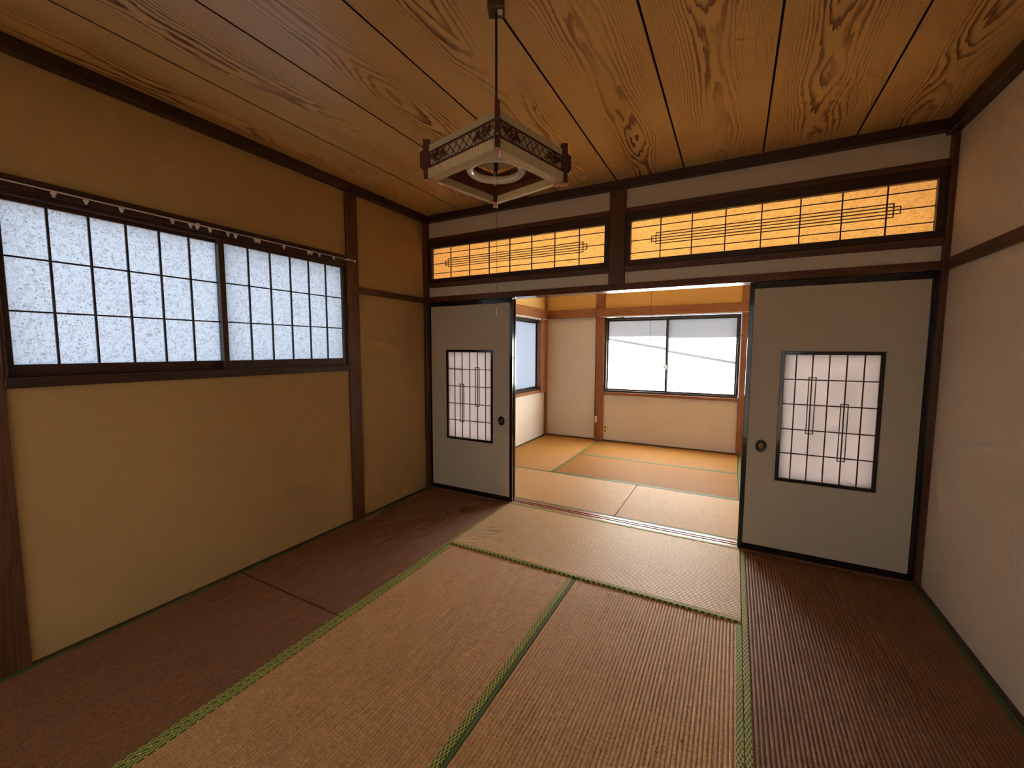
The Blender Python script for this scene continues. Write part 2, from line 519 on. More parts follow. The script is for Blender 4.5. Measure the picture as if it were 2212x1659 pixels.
timber(1, (-0.10, -2.705, -0.02), (0.0, -2.599, 2.50), 'post_z', 'square wooden post at the left picture edge, near end of the long window')
timber(2, (-0.10, -0.908, -0.02), (0.0, -0.804, 2.50), 'post_z', 'square wooden post in the left wall at the far end of the long window')
timber(3, (-0.09, -0.034, -0.02), (0.010, 0.10, 2.50), 'post_z', 'slim corner post between left wall and left sliding door')
timber(4, (3.515, -0.020, -0.02), (3.62, 0.10, 2.50), 'post_z', 'slim corner post between right sliding door and right wall')
timber(5, (1.703, -0.004, HF + 0.03), (1.821, 0.11, 2.50), 'post_z', 'short hanging post between the two amber transom screens')
timber(6, (0.008, -0.006, HF), (3.517, YB, HF + 0.048), 'lintel', 'waxed wooden lintel over the sliding doors and opening', 'lintel', 0.003)
timber(7, (0.008, -0.002, 1.898), (1.704, 0.09, 1.940), 'post_x', 'wooden rail under the left transom screen', 'rail', 0.003)
timber(8, (1.820, -0.002, 1.898), (3.517, 0.09, 1.940), 'post_x', 'wooden rail under the right transom screen', 'rail', 0.003)
timber(9, (0.008, -0.002, 2.310), (1.704, 0.09, 2.346), 'post_x', 'wooden rail above the left transom screen', 'rail', 0.003)
timber(10, (1.820, -0.002, 2.310), (3.517, 0.09, 2.346), 'post_x', 'wooden rail above the right transom screen', 'rail', 0.003)
timber(11, (PL - 0.02, -0.808, 1.755), (-0.002, -0.030, 1.805), 'post_y', 'thin wall rail between left post and corner post', 'rail', 0.003)
timber(12, (3.520, -3.55, 1.762), (3.56, -0.018, 1.820), 'post_y', 'thin wooden rail along the right plaster wall', 'rail', 0.003)
timber(13, (-0.06, -3.56, 2.484), (0.030, 0.02, ZC + 0.008), 'dark_y', 'dark ceiling cornice along the left wall', 'cornice', 0.004)
timber(14, (-0.03, -0.030, 2.484), (3.56, 0.06, ZC + 0.008), 'dark_x', 'dark ceiling cornice above the transom screens', 'cornice', 0.004)
timber(15, (3.492, -3.56, 2.468), (3.58, 0.02, ZC + 0.008), 'dark_y', 'dark ceiling cornice along the right wall', 'cornice', 0.004)
# threshold with two dark grooves
th = empty('trim_16', (1.76, 0.06, 0))
tag(th, 'waxed two-groove wooden threshold track across the opening', 'threshold', None, 'structure')
obj('track_bed', one((0.0, 0.0, -0.05), (3.52, YB, -0.014)), M['groove'], th)
for a, b in ((0.000, 0.044), (0.058, 0.077), (0.091, YB)):
    obj('track_ridge', one((0.0, a, -0.02), (3.52, b, 0.0015), 0.001), M['sill_track'], th)
# timbers of the far room
timber(17, (0.750, Y2 - 0.012, -0.02), (0.880, Y2 + 0.10, 2.5), 'far_z', 'orange-brown post left of the big frosted window')
timber(18, (2.613, Y2 - 0.012, -0.02), (2.715, Y2 + 0.10, 2.5), 'far_z', 'orange-brown post right of the big frosted window')
timber(19, (-0.08, Y2 - 0.05, -0.02), (-0.020, Y2 + 0.06, 2.5), 'far_z', 'slim corner post of the bright room')
timber(20, (-0.03, Y2 - 0.035, 1.800), (3.56, Y2 + 0.03, 1.922), 'far_x', 'broad wooden wall rail over the big frosted window', 'rail', 0.003)
timber(21, (-0.07, 0.14, 1.800), (-0.005, Y2 - 0.03, 1.922), 'far_y', 'broad wooden wall rail over the bluish side window', 'rail', 0.003)
timber(22, (-0.07, 2.60, 0.68), (0.0, Y2 - 0.03, 1.80), 'far_z', 'narrow timber jamb beside the bluish side window', 'jamb', 0.003)
# floor edging
struct('baseboard_left', one((PL - 0.01, -3.55, -0.05), (-0.001, -0.03, 0.003), 0.001), M['dark_y'], 'dark floor edging strip under the left wall', 'baseboard')
struct('baseboard_right', one((3.521, -3.55, -0.05), (PR + 0.01, -0.02, 0.003), 0.001), M['dark_y'], 'dark floor edging strip under the right wall', 'baseboard')
struct('baseboard_rear', one((0, -3.55, -0.05), (3.52, -3.525, 0.003), 0.001), M['dark_x'], 'dark floor edging strip under the rear wall', 'baseboard')
struct('baseboard_far', one((-0.045, Y2 - 0.008, -0.05), (3.54, Y2 + 0.03, 0.008), 0.001), M['dark_x'], 'dark floor edging strip under the big frosted window wall', 'baseboard')
struct('baseboard_far_left', one((-0.055, 0.13, -0.05), (-0.021, Y2 - 0.05, 0.006), 0.001), M['dark_y'], 'dark floor edging strip under the bluish side window', 'baseboard')

# ------------------------------------------------------------------ tatami mats
def mat_mesh(hw, hl, top=0.0, ex=0.75, dp=0.0026):
    bm = bmesh.new()
    n = max(1, round(2 * hw / 0.015))
    step = 2 * hw / n
    prof = []
    for i in range(n):
        for s in (0.0, 0.06, 0.15, 0.3, 0.5, 0.7, 0.85, 0.94):
            z = -dp * (1 - min(1.0, math.sin(PI * s) ** ex if s > 0 else 0.0))
            prof.append((-hw + (i + s) * step, top + z))
    prof.append((hw, top - dp))
    rows = []
    for y in (-hl, hl):
        rows.append([bm.verts.new((x, y, z)) for x, z in prof])
    low = [[bm.verts.new((x, y, top - 0.05)) for x in (-hw, hw)] for y in (-hl, hl)]
    for a, b, c, d in zip(rows[0], rows[0][1:], rows[1][1:], rows[1]):
        f = bm.faces.new((a, b, c, d))
        f.smooth = True
    # the sides get vertices of their own so that they do not bend the normals of the ribs
    e = [[bm.verts.new((x, y, top - dp)) for x in (-hw, hw)] for y in (-hl, hl)]
    bm.faces.new((low[0][0], low[0][1], e[0][1], e[0][0]))
    bm.faces.new((low[1][1], low[1][0], e[1][0], e[1][1]))
    bm.faces.new((low[0][0], e[0][0], e[1][0], low[1][0]))
    bm.faces.new((low[0][1], low[1][1], e[1][1], e[0][1]))
    bm.faces.new((low[0][0], low[1][0], low[1][1], low[0][1]))
    return bm

def tatami_mat(x0, x1, y0, y1, along, label, surf='tatami', top=0.0, left='edge', right='edge', bw=0.0245, group=None):
    g = 0.0008
    ge = 0.003                       # open joint at the short ends
    if along == 'y':
        x0 += g; x1 -= g; y0 += ge; y1 -= ge
    else:
        x0 += ge; x1 -= ge; y0 += g; y1 -= g
    cx, cy_ = (x0 + x1) / 2, (y0 + y1) / 2
    if along == 'y':
        hw, hl, rz = (x1 - x0) / 2, (y1 - y0) / 2, 0.0
    else:
        hw, hl, rz = (y1 - y0) / 2, (x1 - x0) / 2, PI / 2
    t = empty('tatami_mat', (cx, cy_, -0.05), rz)
    tag(t, label, 'tatami mat', group)
    obj('rush_surface', mat_mesh(hw - 0.001, hl, top + 0.05, 0.5 if along == 'y' else 0.32, 0.0042 if along == 'y' else 0.003), M[surf], t, local=True)
    for side, m_ in ((-1, left), (1, right)):
        if not m_:
            continue
        w_ = bw if m_ == 'edge' or surf in ('tatami_far', 'tatami_front', 'tatami_dark') else 0.016
        a, b = (-hw, -hw + w_) if side < 0 else (hw - w_, hw)
        obj('cloth_border', one((a, -hl, 0.004), (b, hl, top + 0.0516), 0.0008), M[m_], t, local=True)
    return t

MX = 0.88
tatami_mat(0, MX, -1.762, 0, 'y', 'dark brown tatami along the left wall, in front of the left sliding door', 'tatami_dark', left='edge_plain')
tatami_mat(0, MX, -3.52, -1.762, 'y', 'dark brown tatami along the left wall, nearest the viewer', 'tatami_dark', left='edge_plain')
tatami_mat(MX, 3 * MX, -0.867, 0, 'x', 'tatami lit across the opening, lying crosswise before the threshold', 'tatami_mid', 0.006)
tatami_mat(MX, 1.778, -2.63, -0.867, 'y', 'worn brown tatami left of the central green seam', bw=0.030)
tatami_mat(1.778, 3 * MX, -2.63, -0.867, 'y', 'ribbed brown tatami right of the central green seam', left='edge_plain')
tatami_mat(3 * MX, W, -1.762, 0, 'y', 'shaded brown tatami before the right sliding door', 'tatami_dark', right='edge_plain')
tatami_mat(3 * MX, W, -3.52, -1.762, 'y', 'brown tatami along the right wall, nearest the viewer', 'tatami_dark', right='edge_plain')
tatami_mat(MX, 3 * MX, -3.52, -2.63, 'x', 'tatami lying crosswise under the viewer')
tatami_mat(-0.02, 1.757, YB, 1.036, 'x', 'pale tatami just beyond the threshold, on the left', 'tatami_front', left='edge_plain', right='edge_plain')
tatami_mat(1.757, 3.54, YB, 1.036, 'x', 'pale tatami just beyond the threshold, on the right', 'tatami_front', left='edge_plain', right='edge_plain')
tatami_mat(-0.02, 0.852, 1.036, Y2 - 0.01, 'y', 'orange tatami in the far left corner of the bright room', 'tatami_far', left='edge_plain', right='edge_plain')
tatami_mat(0.852, 2.637, 1.036, 1.925, 'x', 'golden tatami in the middle of the bright room', 'tatami_far', left='edge_plain', right='edge_plain')
tatami_mat(0.852, 2.637, 1.925, Y2 - 0.01, 'x', 'golden tatami under the big frosted window', 'tatami_far', left='edge_plain', right='edge_plain')
tatami_mat(2.637, 3.54, 1.036, Y2 - 0.01, 'y', 'tatami at the far right, only its green border showing past the door', 'tatami_far', left='edge_plain', right='edge_plain')

# ------------------------------------------------------------------ left window (window_1): two wooden sashes, 18 fibre panes each
wn1 = empty('window_1', (-0.05, -1.75, 1.17))
tag(wn1, 'long two-sash wooden window with fibre-patterned frosted panes in the left wall', 'window', None, 'structure')
obj('sill', one((-0.13, -2.600, 1.170), (0.004, -0.906, 1.212), 0.003), M['dark_y'], wn1)
obj('head', one((-0.13, -2.600, 1.960), (0.006, -0.906, 2.016), 0.003), M['dark_y'], wn1)
obj('head_track', one((-0.12, -2.598, 1.942), (-0.012, -0.908, 1.962), 0.002), M['dark_y'], wn1)
for y0, y1 in ((-2.600, -2.588), (-0.918, -0.906)):
    obj('jamb', one((-0.13, y0, 1.212), (-0.004, y1, 1.945), 0.002), M['dark_z'], wn1)

def wood_sash(parent, xf, y0, y1, z0, z1, stile, brail, trail, ncol, nrow, mirror):
    """wooden sash: front face at xf, panes behind, lattice bars on the room side"""
    xb = xf - 0.028
    s = empty('sash', (xf, (y0 + y1) / 2, z0))
    for y in (y0, y1 - stile):
        obj('stile', one((xb, y, z0), (xf, y + stile, z1), 0.002), M['dark_z'], s)
    obj('bottom_rail', one((xb, y0 + stile, z0), (xf - 0.001, y1 - stile, z0 + brail), 0.002), M['dark_y'], s)
    obj('top_rail', one((xb, y0 + stile, z1 - trail), (xf - 0.001, y1 - stile, z1), 0.002), M['dark_y'], s)
    ya, yb, za, zb = y0 + stile, y1 - stile, z0 + brail, z1 - trail
    cw, rh = (yb - ya) / ncol, (zb - za) / nrow
    for i in range(1, ncol):
        y = ya + i * cw
        obj('upright_bar', one((xf - 0.014, y - 0.0042, za), (xf - 0.003, y + 0.0042, zb), 0.001), M['bar_dark'], s)
    for j in range(1, nrow):
        z = za + j * rh
        obj('cross_bar', one((xf - 0.014, ya, z - 0.0034), (xf - 0.004, yb, z + 0.0034), 0.001), M['bar_dark'], s)
    for i in range(ncol):
        for j in range(nrow):
            bm = pane_bm((xf - 0.019, ya + i * cw, za + j * rh), (xf - 0.0155, ya + (i + 1) * cw, za + (j + 1) * rh), (1, 0, 0))
            obj('pane', bm, [M['pane_fibre'], M['pane_back']], s)
    return s

def reparent(child, parent):
    """parent without moving"""
    base = Vector((0, 0, 0))
    q = parent
    while q is not None:
        base += Vector(q.location)
        q = q.parent
    child.location = Vector(child.location) - base
    child.parent = parent

s1 = wood_sash(wn1, -0.018, -1.777, -0.918, 1.212, 1.962, 0.030, 0.052, 0.036, 6, 3, False)
reparent(s1, wn1)
s2 = wood_sash(wn1, -0.050, -2.590, -1.742, 1.212, 1.962, 0.030, 0.052, 0.036, 6, 3, False)
reparent(s2, wn1)

# ------------------------------------------------------------------ aluminium windows of the far room and the rear window
def alu_window(name, axis, sign, fixed, lo, hi, z0, z1, mats, label, sashes, lock=True, sillmat=None):
    """axis = wall normal axis; sign = direction from wall to room; fixed = room-side frame face"""
    mid = (lo + hi) / 2
    e = empty(name, (fixed, mid, z0) if axis == 'x' else (mid, fixed, z0))
    tag(e, label, 'window', None, 'structure')
    inn = (sign, 0, 0) if axis == 'x' else (0, sign, 0)
    def bx(l, h, za, zb, d0, d1, bev=0.0015):
        a, b = fixed - sign * d0, fixed - sign * d1
        return one((a, l, za), (b, h, zb), bev) if axis == 'x' else one((l, a, za), (h, b, zb), bev)
    f = 0.028
    obj('frame_rail', bx(lo, hi, z0, z0 + f, 0.0, 0.085), M['alum'], e)
    obj('frame_rail', bx(lo, hi, z1 - f, z1, 0.0, 0.085), M['alum'], e)
    obj('frame_jamb', bx(lo, lo + f, z0 + f, z1 - f, 0.0, 0.085), M['alum'], e)
    obj('frame_jamb', bx(hi - f, hi, z0 + f, z1 - f, 0.0, 0.085), M['alum'], e)
    for l, h, d in sashes:
        st = 0.026
        za, zb = z0 + f - 0.004, z1 - f + 0.004
        sa = empty('sash', (0, 0, 0))
        base = Vector(e.location)
        sa.parent = e
        sa.location = (0, 0, 0)
        def part(nm, bm, mt):
            bmesh.ops.translate(bm, verts=bm.verts, vec=-base)
            return obj(nm, bm, mt, sa, local=True)
        part('stile', bx(l, l + st, za, zb, d, d + 0.024), M['alum'])
        part('stile', bx(h - st, h, za, zb, d, d + 0.024), M['alum'])
        part('bottom_rail', bx(l + st, h - st, za, za + st, d, d + 0.024), M['alum'])
        part('top_rail', bx(l + st, h - st, zb - st, zb, d, d + 0.024), M['alum'])
        a, b = fixed - sign * (d + 0.010), fixed - sign * (d + 0.014)
        lo_, hi_ = ((a, l + st - 0.004, za + st - 0.004), (b, h - st + 0.004, zb - st + 0.004)) if axis == 'x' else ((l + st - 0.004, a, za + st - 0.004), (h - st + 0.004, b, zb - st + 0.004))
        lo2 = tuple(min(p, q) for p, q in zip(lo_, hi_))
        hi2 = tuple(max(p, q) for p, q in zip(lo_, hi_))
        part('pane', pane_bm(lo2, hi2, inn), [mats, M['pane_back']])
    return e, bx

w2, bx2 = alu_window('window_2', 'y', -1, Y2 - 0.002, FW[0] + 0.003, FW[1] - 0.003, 0.718, 1.785, M['pane_far'],
                     'big sunlit two-pane frosted window in the far wall of the bright room',
                     [(0.905, 1.765, 0.046), (1.720, 2.588, 0.014)])
# crescent lock on the meeting stile
bm = one((1.716, Y2 - 0.004, 1.06), (1.738, Y2 + 0.012, 1.125), 0.003)
box(bm, (1.700, Y2 - 0.012, 1.085), (1.726, Y2 + 0.0, 1.122), 0.006, 2)
obj('crescent_lock', bm, M['steel'], w2)
obj('sill', one((FW[0], Y2 - 0.014, 0.680), (FW[1], Y2 + 0.085, 0.719), 0.003), M['far_x'], w2)
w3, bx3 = alu_window('window_3', 'x', 1, -0.030, SW[0] + 0.002, 2.632, 0.728, 1.765, M['pane_sky'],
                     'bluish frosted side window of the bright room, partly behind the left door',
                     [(0.948, 1.80, 0.014), (1.755, 2.606, 0.046)])
obj('sill', one((-0.12, SW[0], 0.684), (-0.012, 2.66, 0.728), 0.003), M['far_y'], w3)
w4, bx4 = alu_window('window_4', 'y', 1, -3.560, RW[0] + 0.002, RW[1] - 0.002, RW[2] + 0.002, RW[3] - 0.002, M['pane_rear'],
                     'wide clear glass sliding window behind the viewer', [(0.17, 1.78, 0.014), (1.74, 3.35, 0.046)])

# ------------------------------------------------------------------ transom screens
def transom(x0, x1, label):
    z0, z1 = 1.940, 2.310
    t = empty('transom_screen', ((x0 + x1) / 2, 0.03, z0))
    tag(t, label, 'transom screen')
    fr = 0.036
    obj('frame_rail', one((x0, 0.004, z0), (x1, 0.062, z0 + 0.038), 0.002), M['dark_x'], t)
    obj('frame_rail', one((x0, 0.004, z1 - 0.058), (x1, 0.062, z1), 0.002), M['dark_x'], t)
    for a, b in ((x0, x0 + fr), (x1 - fr, x1)):
        obj('frame_stile', one((a, 0.003, z0 + 0.038), (b, 0.063, z1 - 0.058), 0.002), M['dark_z'], t)
    xa, xb, za, zb = x0 + fr, x1 - fr, z0 + 0.038, z1 - 0.058
    yb0, yb1, hb = 0.026, 0.035, 0.0034
    cw = (xb - xa) / 8
    for i in range(1, 8):
        x = xa + i * cw
        obj('upright_bar', one((x - hb, yb0, za), (x + hb, yb1, zb), 0.0008), M['lattice'], t)
    e1, e2 = xa + cw - 0.030, xa + cw - 0.060
    f1, f2 = xb - cw + 0.030, xb - cw + 0.060
    for z, a, b in ((2.206, xa, xb), (2.030, xa, xb), (2.1165, xa, xb), (2.154, e1, f1), (2.079, e1, f1), (2.1355, e2, f2), (2.0975, e2, f2)):
        obj('cross_bar', one((a - 0.001, yb0 + 0.001, z - 0.0026), (b + 0.001, yb1 - 0.001, z + 0.0026), 0.0006), M['lattice'], t)
    for x, za_, zb_ in ((e1, 2.079, 2.154), (f1, 2.079, 2.154), (e2, 2.0975, 2.1355), (f2, 2.0975, 2.1355)):
        obj('end_bar', one((x - 0.0026, yb0 + 0.001, za_ - 0.0026), (x + 0.0026, yb1 - 0.001, zb_ + 0.0026), 0.0006), M['lattice'], t)
    bm = bmesh.new()
    bm.faces.new([bm.verts.new(p) for p in ((xa, 0.037, za), (xb, 0.037, za), (xb, 0.037, zb), (xa, 0.037, zb))])
    obj('paper', bm, M['transom_paper'], t)
    return t

transom(0.011, 1.703, 'left amber paper transom screen with stepped lattice, above the left sliding door')
transom(1.821, 3.515, 'right amber paper transom screen with stepped lattice, the larger in view')

# ------------------------------------------------------------------ sliding doors (fusuma)
def fusuma(name, x0, y0, win, bars, boxes_, pull_x, label):
    wd, th_ = 0.893, 0.024
    x1, y1 = x0 + wd, y0 + th_
    z0, z1 = 0.004, HF - 0.002
    d = empty(name, ((x0 + x1) / 2, (y0 + y1) / 2, z0))
    tag(d, label, 'sliding door', None, 'structure')
    fr = 0.028
    obj('frame_stile', one((x0, y0, z0), (x0 + fr, y1, z1), 0.002), M['lacquer'], d)
    obj('frame_stile', one((x1 - fr, y0, z0), (x1, y1, z1), 0.002), M['lacquer'], d)
    obj('frame_rail', one((x0 + fr, y0, z0), (x1 - fr, y1, z0 + 0.040), 0.002), M['lacquer'], d)
    obj('frame_rail', one((x0 + fr, y0, z1 - 0.040), (x1 - fr, y1, z1), 0.002), M['lacquer'], d)
    wx0, wx1, wz0, wz1 = x0 + win[0], x0 + win[1], win[2], win[3]
    ya, yb = y0 + 0.003, y1 - 0.003
    obj('paper_panel', boxes([((x0 + fr, ya, z0 + 0.04), (wx0, yb, z1 - 0.04)), ((wx1, ya, z0 + 0.04), (x1 - fr, yb, z1 - 0.04)),
                              ((wx0, ya, z0 + 0.04), (wx1, yb, wz0)), ((wx0, ya, wz1), (wx1, yb, z1 - 0.04))]), M['fusuma'], d)
    f = 0.021
    wf = obj('window_frame', boxes([((wx0, y0 - 0.002, wz0), (wx0 + f, y1 + 0.002, wz1)), ((wx1 - f, y0 - 0.002, wz0), (wx1, y1 + 0.002, wz1)),
                                    ((wx0 + f, y0 - 0.002, wz0), (wx1 - f, y1 + 0.002, wz0 + f)), ((wx0 + f, y0 - 0.002, wz1 - f), (wx1 - f, y1 + 0.002, wz1))], 0.0015), M['lacquer'], d)
    ix0, ix1, iz0, iz1 = wx0 + f, wx1 - f, wz0 + f, wz1 - f
    b0, b1, h = y0 + 0.003, y0 + 0.009, 0.0033
    for b in bars:
        obj('upright_bar', one((x0 + b - h, b0, iz0), (x0 + b + h, b1, iz1), 0.0006), M['lattice'], wf)
    for z in (1.151, 0.995, 0.836, 0.681):
        obj('cross_bar', one((ix0, b0 + 0.001, z - h), (ix1, b1, z + h), 0.0006), M['lattice'], wf)
    for a, b, za, zb in boxes_:
        t_ = 0.0022
        obj('bar_loop', boxes([((x0 + a, b0 - 0.001, za), (x0 + a + 2 * t_, b1, zb)), ((x0 + b - 2 * t_, b0 - 0.001, za), (x0 + b, b1, zb)),
                               ((x0 + a, b0 - 0.001, za), (x0 + b, b1, za + 2 * t_)), ((x0 + a, b0 - 0.001, zb - 2 * t_), (x0 + b, b1, zb))]), M['lattice'], wf)
    bm = bmesh.new()
    yp = y0 + 0.011
    bm.faces.new([bm.verts.new(p) for p in ((ix0, yp, iz0), (ix1, yp, iz0), (ix1, yp, iz1), (ix0, yp, iz1))])
    obj('paper_pane', bm, M['door_paper'], wf)
    # oval recessed pull
    px, pz = x0 + pull_x, 0.712
    bm = bmesh.new()
    n = 32
    prof = ((0.032, 0.040, 0.003), (0.0315, 0.0395, -0.003), (0.028, 0.035, -0.0045), (0.0175, 0.0225, -0.003), (0.0160, 0.0210, 0.006), (0.0, 0.0, 0.007))
    rings = [[bm.verts.new((px + a * math.cos(2 * PI * k / n), y0 + dy, pz + b * math.sin(2 * PI * k / n))) for k in range(n)] for a, b, dy in prof[:-1]]
    for p, q in zip(rings, rings[1:]):
        for k in range(n):
            bm.faces.new((p[k], p[(k + 1) % n], q[(k + 1) % n], q[k])).smooth = True
    pl = obj('finger_pull', bm, M['lacquer'], d)
    bm = bmesh.new()
    bm.faces.new([bm.verts.new((px + 0.0166 * math.cos(2 * PI * k / n), y0 + 0.0025, pz + 0.0216 * math.sin(2 * PI * k / n))) for k in range(n)])
    obj('pull_cup', bm, M['brass'], pl)
    return d

barsL = [0.291, 0.373, 0.455, 0.538, 0.622]
boxL = [(0.346, 0.392, 0.666, 1.017), (0.513, 0.557, 0.819, 1.173)]
barsR = [0.272, 0.356, 0.439, 0.523, 0.605]
boxR = [(0.339, 0.379, 0.814, 1.170), (0.504, 0.544, 0.660, 1.012)]
fusuma('door_1', 0.010 - 0.010, 0.012, (0.197, 0.700, 0.500, 1.327), barsL, boxL, 0.786, 'left black-framed paper sliding door with lattice window')
fusuma('door_2', 0.004, 0.046, (0.193, 0.696, 0.500, 1.327), barsR, boxR, 0.106, 'sliding door stacked behind the left door, only its glossy edge showing')
fusuma('door_3', 2.623, 0.012, (0.190, 0.696, 0.496, 1.326), barsR, boxR, 0.106, 'right black-framed paper sliding door, the larger in view')
fusuma('door_4', 2.627, 0.046, (0.197, 0.700, 0.500, 1.327), barsL, boxL, 0.786, 'sliding door stacked unseen behind the right door')

# ------------------------------------------------------------------ curtain rails
def curtain_rail(axis, fixed, lo, hi, z, runners, wall_dir, label, brk, rs=1.0):
    mid = (lo + hi) / 2
    P = (lambda f, l, zz: (f, l, zz)) if axis == 'x' else (lambda f, l, zz: (l, f, zz))
    r = empty('curtain_rail', P(fixed, mid, z))
    tag(r, label, 'curtain rail')
    def b(f0, f1, l0, l1, z0, z1, bev=0.0008):
        return one(P(f0, l0, z0), P(f1, l1, z1), bev)
    obj('track', b(fixed - 0.003, fixed + 0.003, lo, hi, z + 0.002, z + 0.007), M['steel'], r)
    for l in brk:
        obj('bracket', b(fixed, fixed + wall_dir, l - 0.006, l + 0.006, z + 0.006, z + 0.014), M['steel'], r)
    for l in (lo, hi):
        obj('end_cap', b(fixed - 0.006, fixed + 0.006, l - 0.005, l + 0.005, z - 0.003, z + 0.011), M['white_plastic'], r)
    for l in runners:
        bm = b(fixed - 0.0045, fixed + 0.0045, l - 0.0085 * rs, l + 0.0085 * rs, z - 0.010 * rs, z + 0.003, 0.0015)
        lo_ = b(fixed - 0.003, fixed + 0.003, l - 0.0052 * rs, l + 0.0052 * rs, z - 0.020 * rs, z - 0.009 * rs, 0.0015)
        me = bpy.data.meshes.new('tmp')
        lo_.to_mesh(me)
        lo_.free()
        bm.from_mesh(me)
        bpy.data.meshes.remove(me)
        obj('runner', bm, M['white_plastic'], r)
    return r

curtain_rail('x', 0.045, -2.66, -0.880, 1.974,
             [-2.429, -2.331, -2.212, -2.015, -1.937, -1.906, -1.846, -1.756, -1.716, -1.604, -1.586, -1.43, -1.26, -1.238, -1.178, -1.063],
             -0.045, 'thin curtain rail with bare white runners above the long left window', (-2.62, -1.9, -0.93))
curtain_rail('y', Y2 - 0.07, 0.83, 2.70, 1.796, [0.897, 1.01, 1.103, 1.26, 1.412, 1.529, 1.566, 1.777, 1.915, 1.989, 2.175, 2.378, 2.52],
             0.04, 'thin curtain rail with bare runners above the big frosted window', (0.86, 1.6, 2.587), 0.8)
curtain_rail('x', 0.055, 0.95, 2.64, 1.770, [1.70, 1.786, 1.887, 2.16, 2.294, 2.392, 2.426],
             -0.065, 'short-looking curtain rail above the bluish side window', (1.0, 1.9, 2.60))

# ------------------------------------------------------------------ pendant lamp
LX, LY = 1.7767, -1.7686
lamp = empty('pendant_lamp', (LX, LY, 1.925), math.radians(-58.83 + 45.0))
tag(lamp, 'square cream pendant lamp with grape lattice and brown corner posts, hanging from ceiling', 'lamp')
Z = lambda z: z - 1.925
H = 0.170                    # half side of the shade
def rib_strip(z0, z1, h, k):
    """fluted cream band on side k"""
    bm = bmesh.new()
    L = h - 0.006
    n = 27 * 8
    front, back = [], []
    for i in range(n + 1):
        s = -L + 2 * L * i / n
        d = 0.0042 * abs(math.sin(PI * 27 * i / n)) - 0.001
        front.append((s, -(h + d)))
        back.append((s, -(h - 0.003)))
    ring = ((front, z0), (front, z1), (back, z1), (back, z0))
    for (pa, za), (pb, zb) in zip(ring, ring[1:] + ring[:1]):
        a = [bm.verts.new((x, y, Z(za))) for x, y in pa]
        b = [bm.verts.new((x, y, Z(zb))) for x, y in pb]
        for i in range(n):
            bm.faces.new((a[i], a[i + 1], b[i + 1], b[i])).smooth = True
    bmesh.ops.rotate(bm, verts=bm.verts, cent=(0, 0, 0), matrix=Matrix.Rotation(k * PI / 2, 3, 'Z'))
    return bm
def rot(bm, k, extra=0.0):
    bmesh.ops.rotate(bm, verts=bm.verts, cent=(0, 0, 0), matrix=Matrix.Rotation(k * PI / 2 + extra, 3, 'Z'))
    return bm
def lampbox(lo, hi, k, bev=0.0):
    return rot(one((lo[0], lo[1], Z(lo[2])), (hi[0], hi[1], Z(hi[2])), bev), k)

def grape(bm, x, z, flip):
    """cluster of grapes and leaves, flat ornament on plane y=-(H+0.0045)"""
    rnd = random.Random(3 if flip else 5)
    for i in range(12):
        a = rnd.uniform(0, 2 * PI)
        r_ = rnd.uniform(0, 1) ** 0.6
        cx, cz = x + flip * r_ * 0.026 * math.cos(a), z + r_ * 0.016 * math.sin(a)
        m_ = Matrix.Translation((cx, -(H + 0.004), Z(cz))) @ Matrix.Diagonal((1, 0.5, 1, 1))
        bmesh.ops.create_icosphere(bm, subdivisions=1, radius=rnd.uniform(0.0046, 0.0066), matrix=m_)
    for dx, dz, a0, s in ((0.026, 0.006, 0.3, 0.017), (-0.020, 0.008, 2.4, 0.016), (0.006, 0.012, 1.4, 0.014), (-0.032, -0.006, 3.4, 0.013)):
        pts = []
        for k in range(12):
            a = a0 + 2 * PI * k / 12
            rr = s * (0.62 + 0.38 * math.cos(5 * (a - a0)))
            pts.append((x + flip * dx + rr * math.cos(a), z + dz * 0.8 + rr * 0.85 * math.sin(a)))
        lo_ = [bm.verts.new((px, -(H + 0.0030), Z(min(max(pz, 1.9745), 2.0195)))) for px, pz in pts]
        hi_ = [bm.verts.new((px, -(H + 0.0052), Z(min(max(pz, 1.9745), 2.0195)))) for px, pz in pts]
        bm.faces.new(hi_)
        bm.faces.new(lo_[::-1])
        for k in range(12):
            bm.faces.new((lo_[k], lo_[(k + 1) % 12], hi_[(k + 1) % 12], hi_[k]))

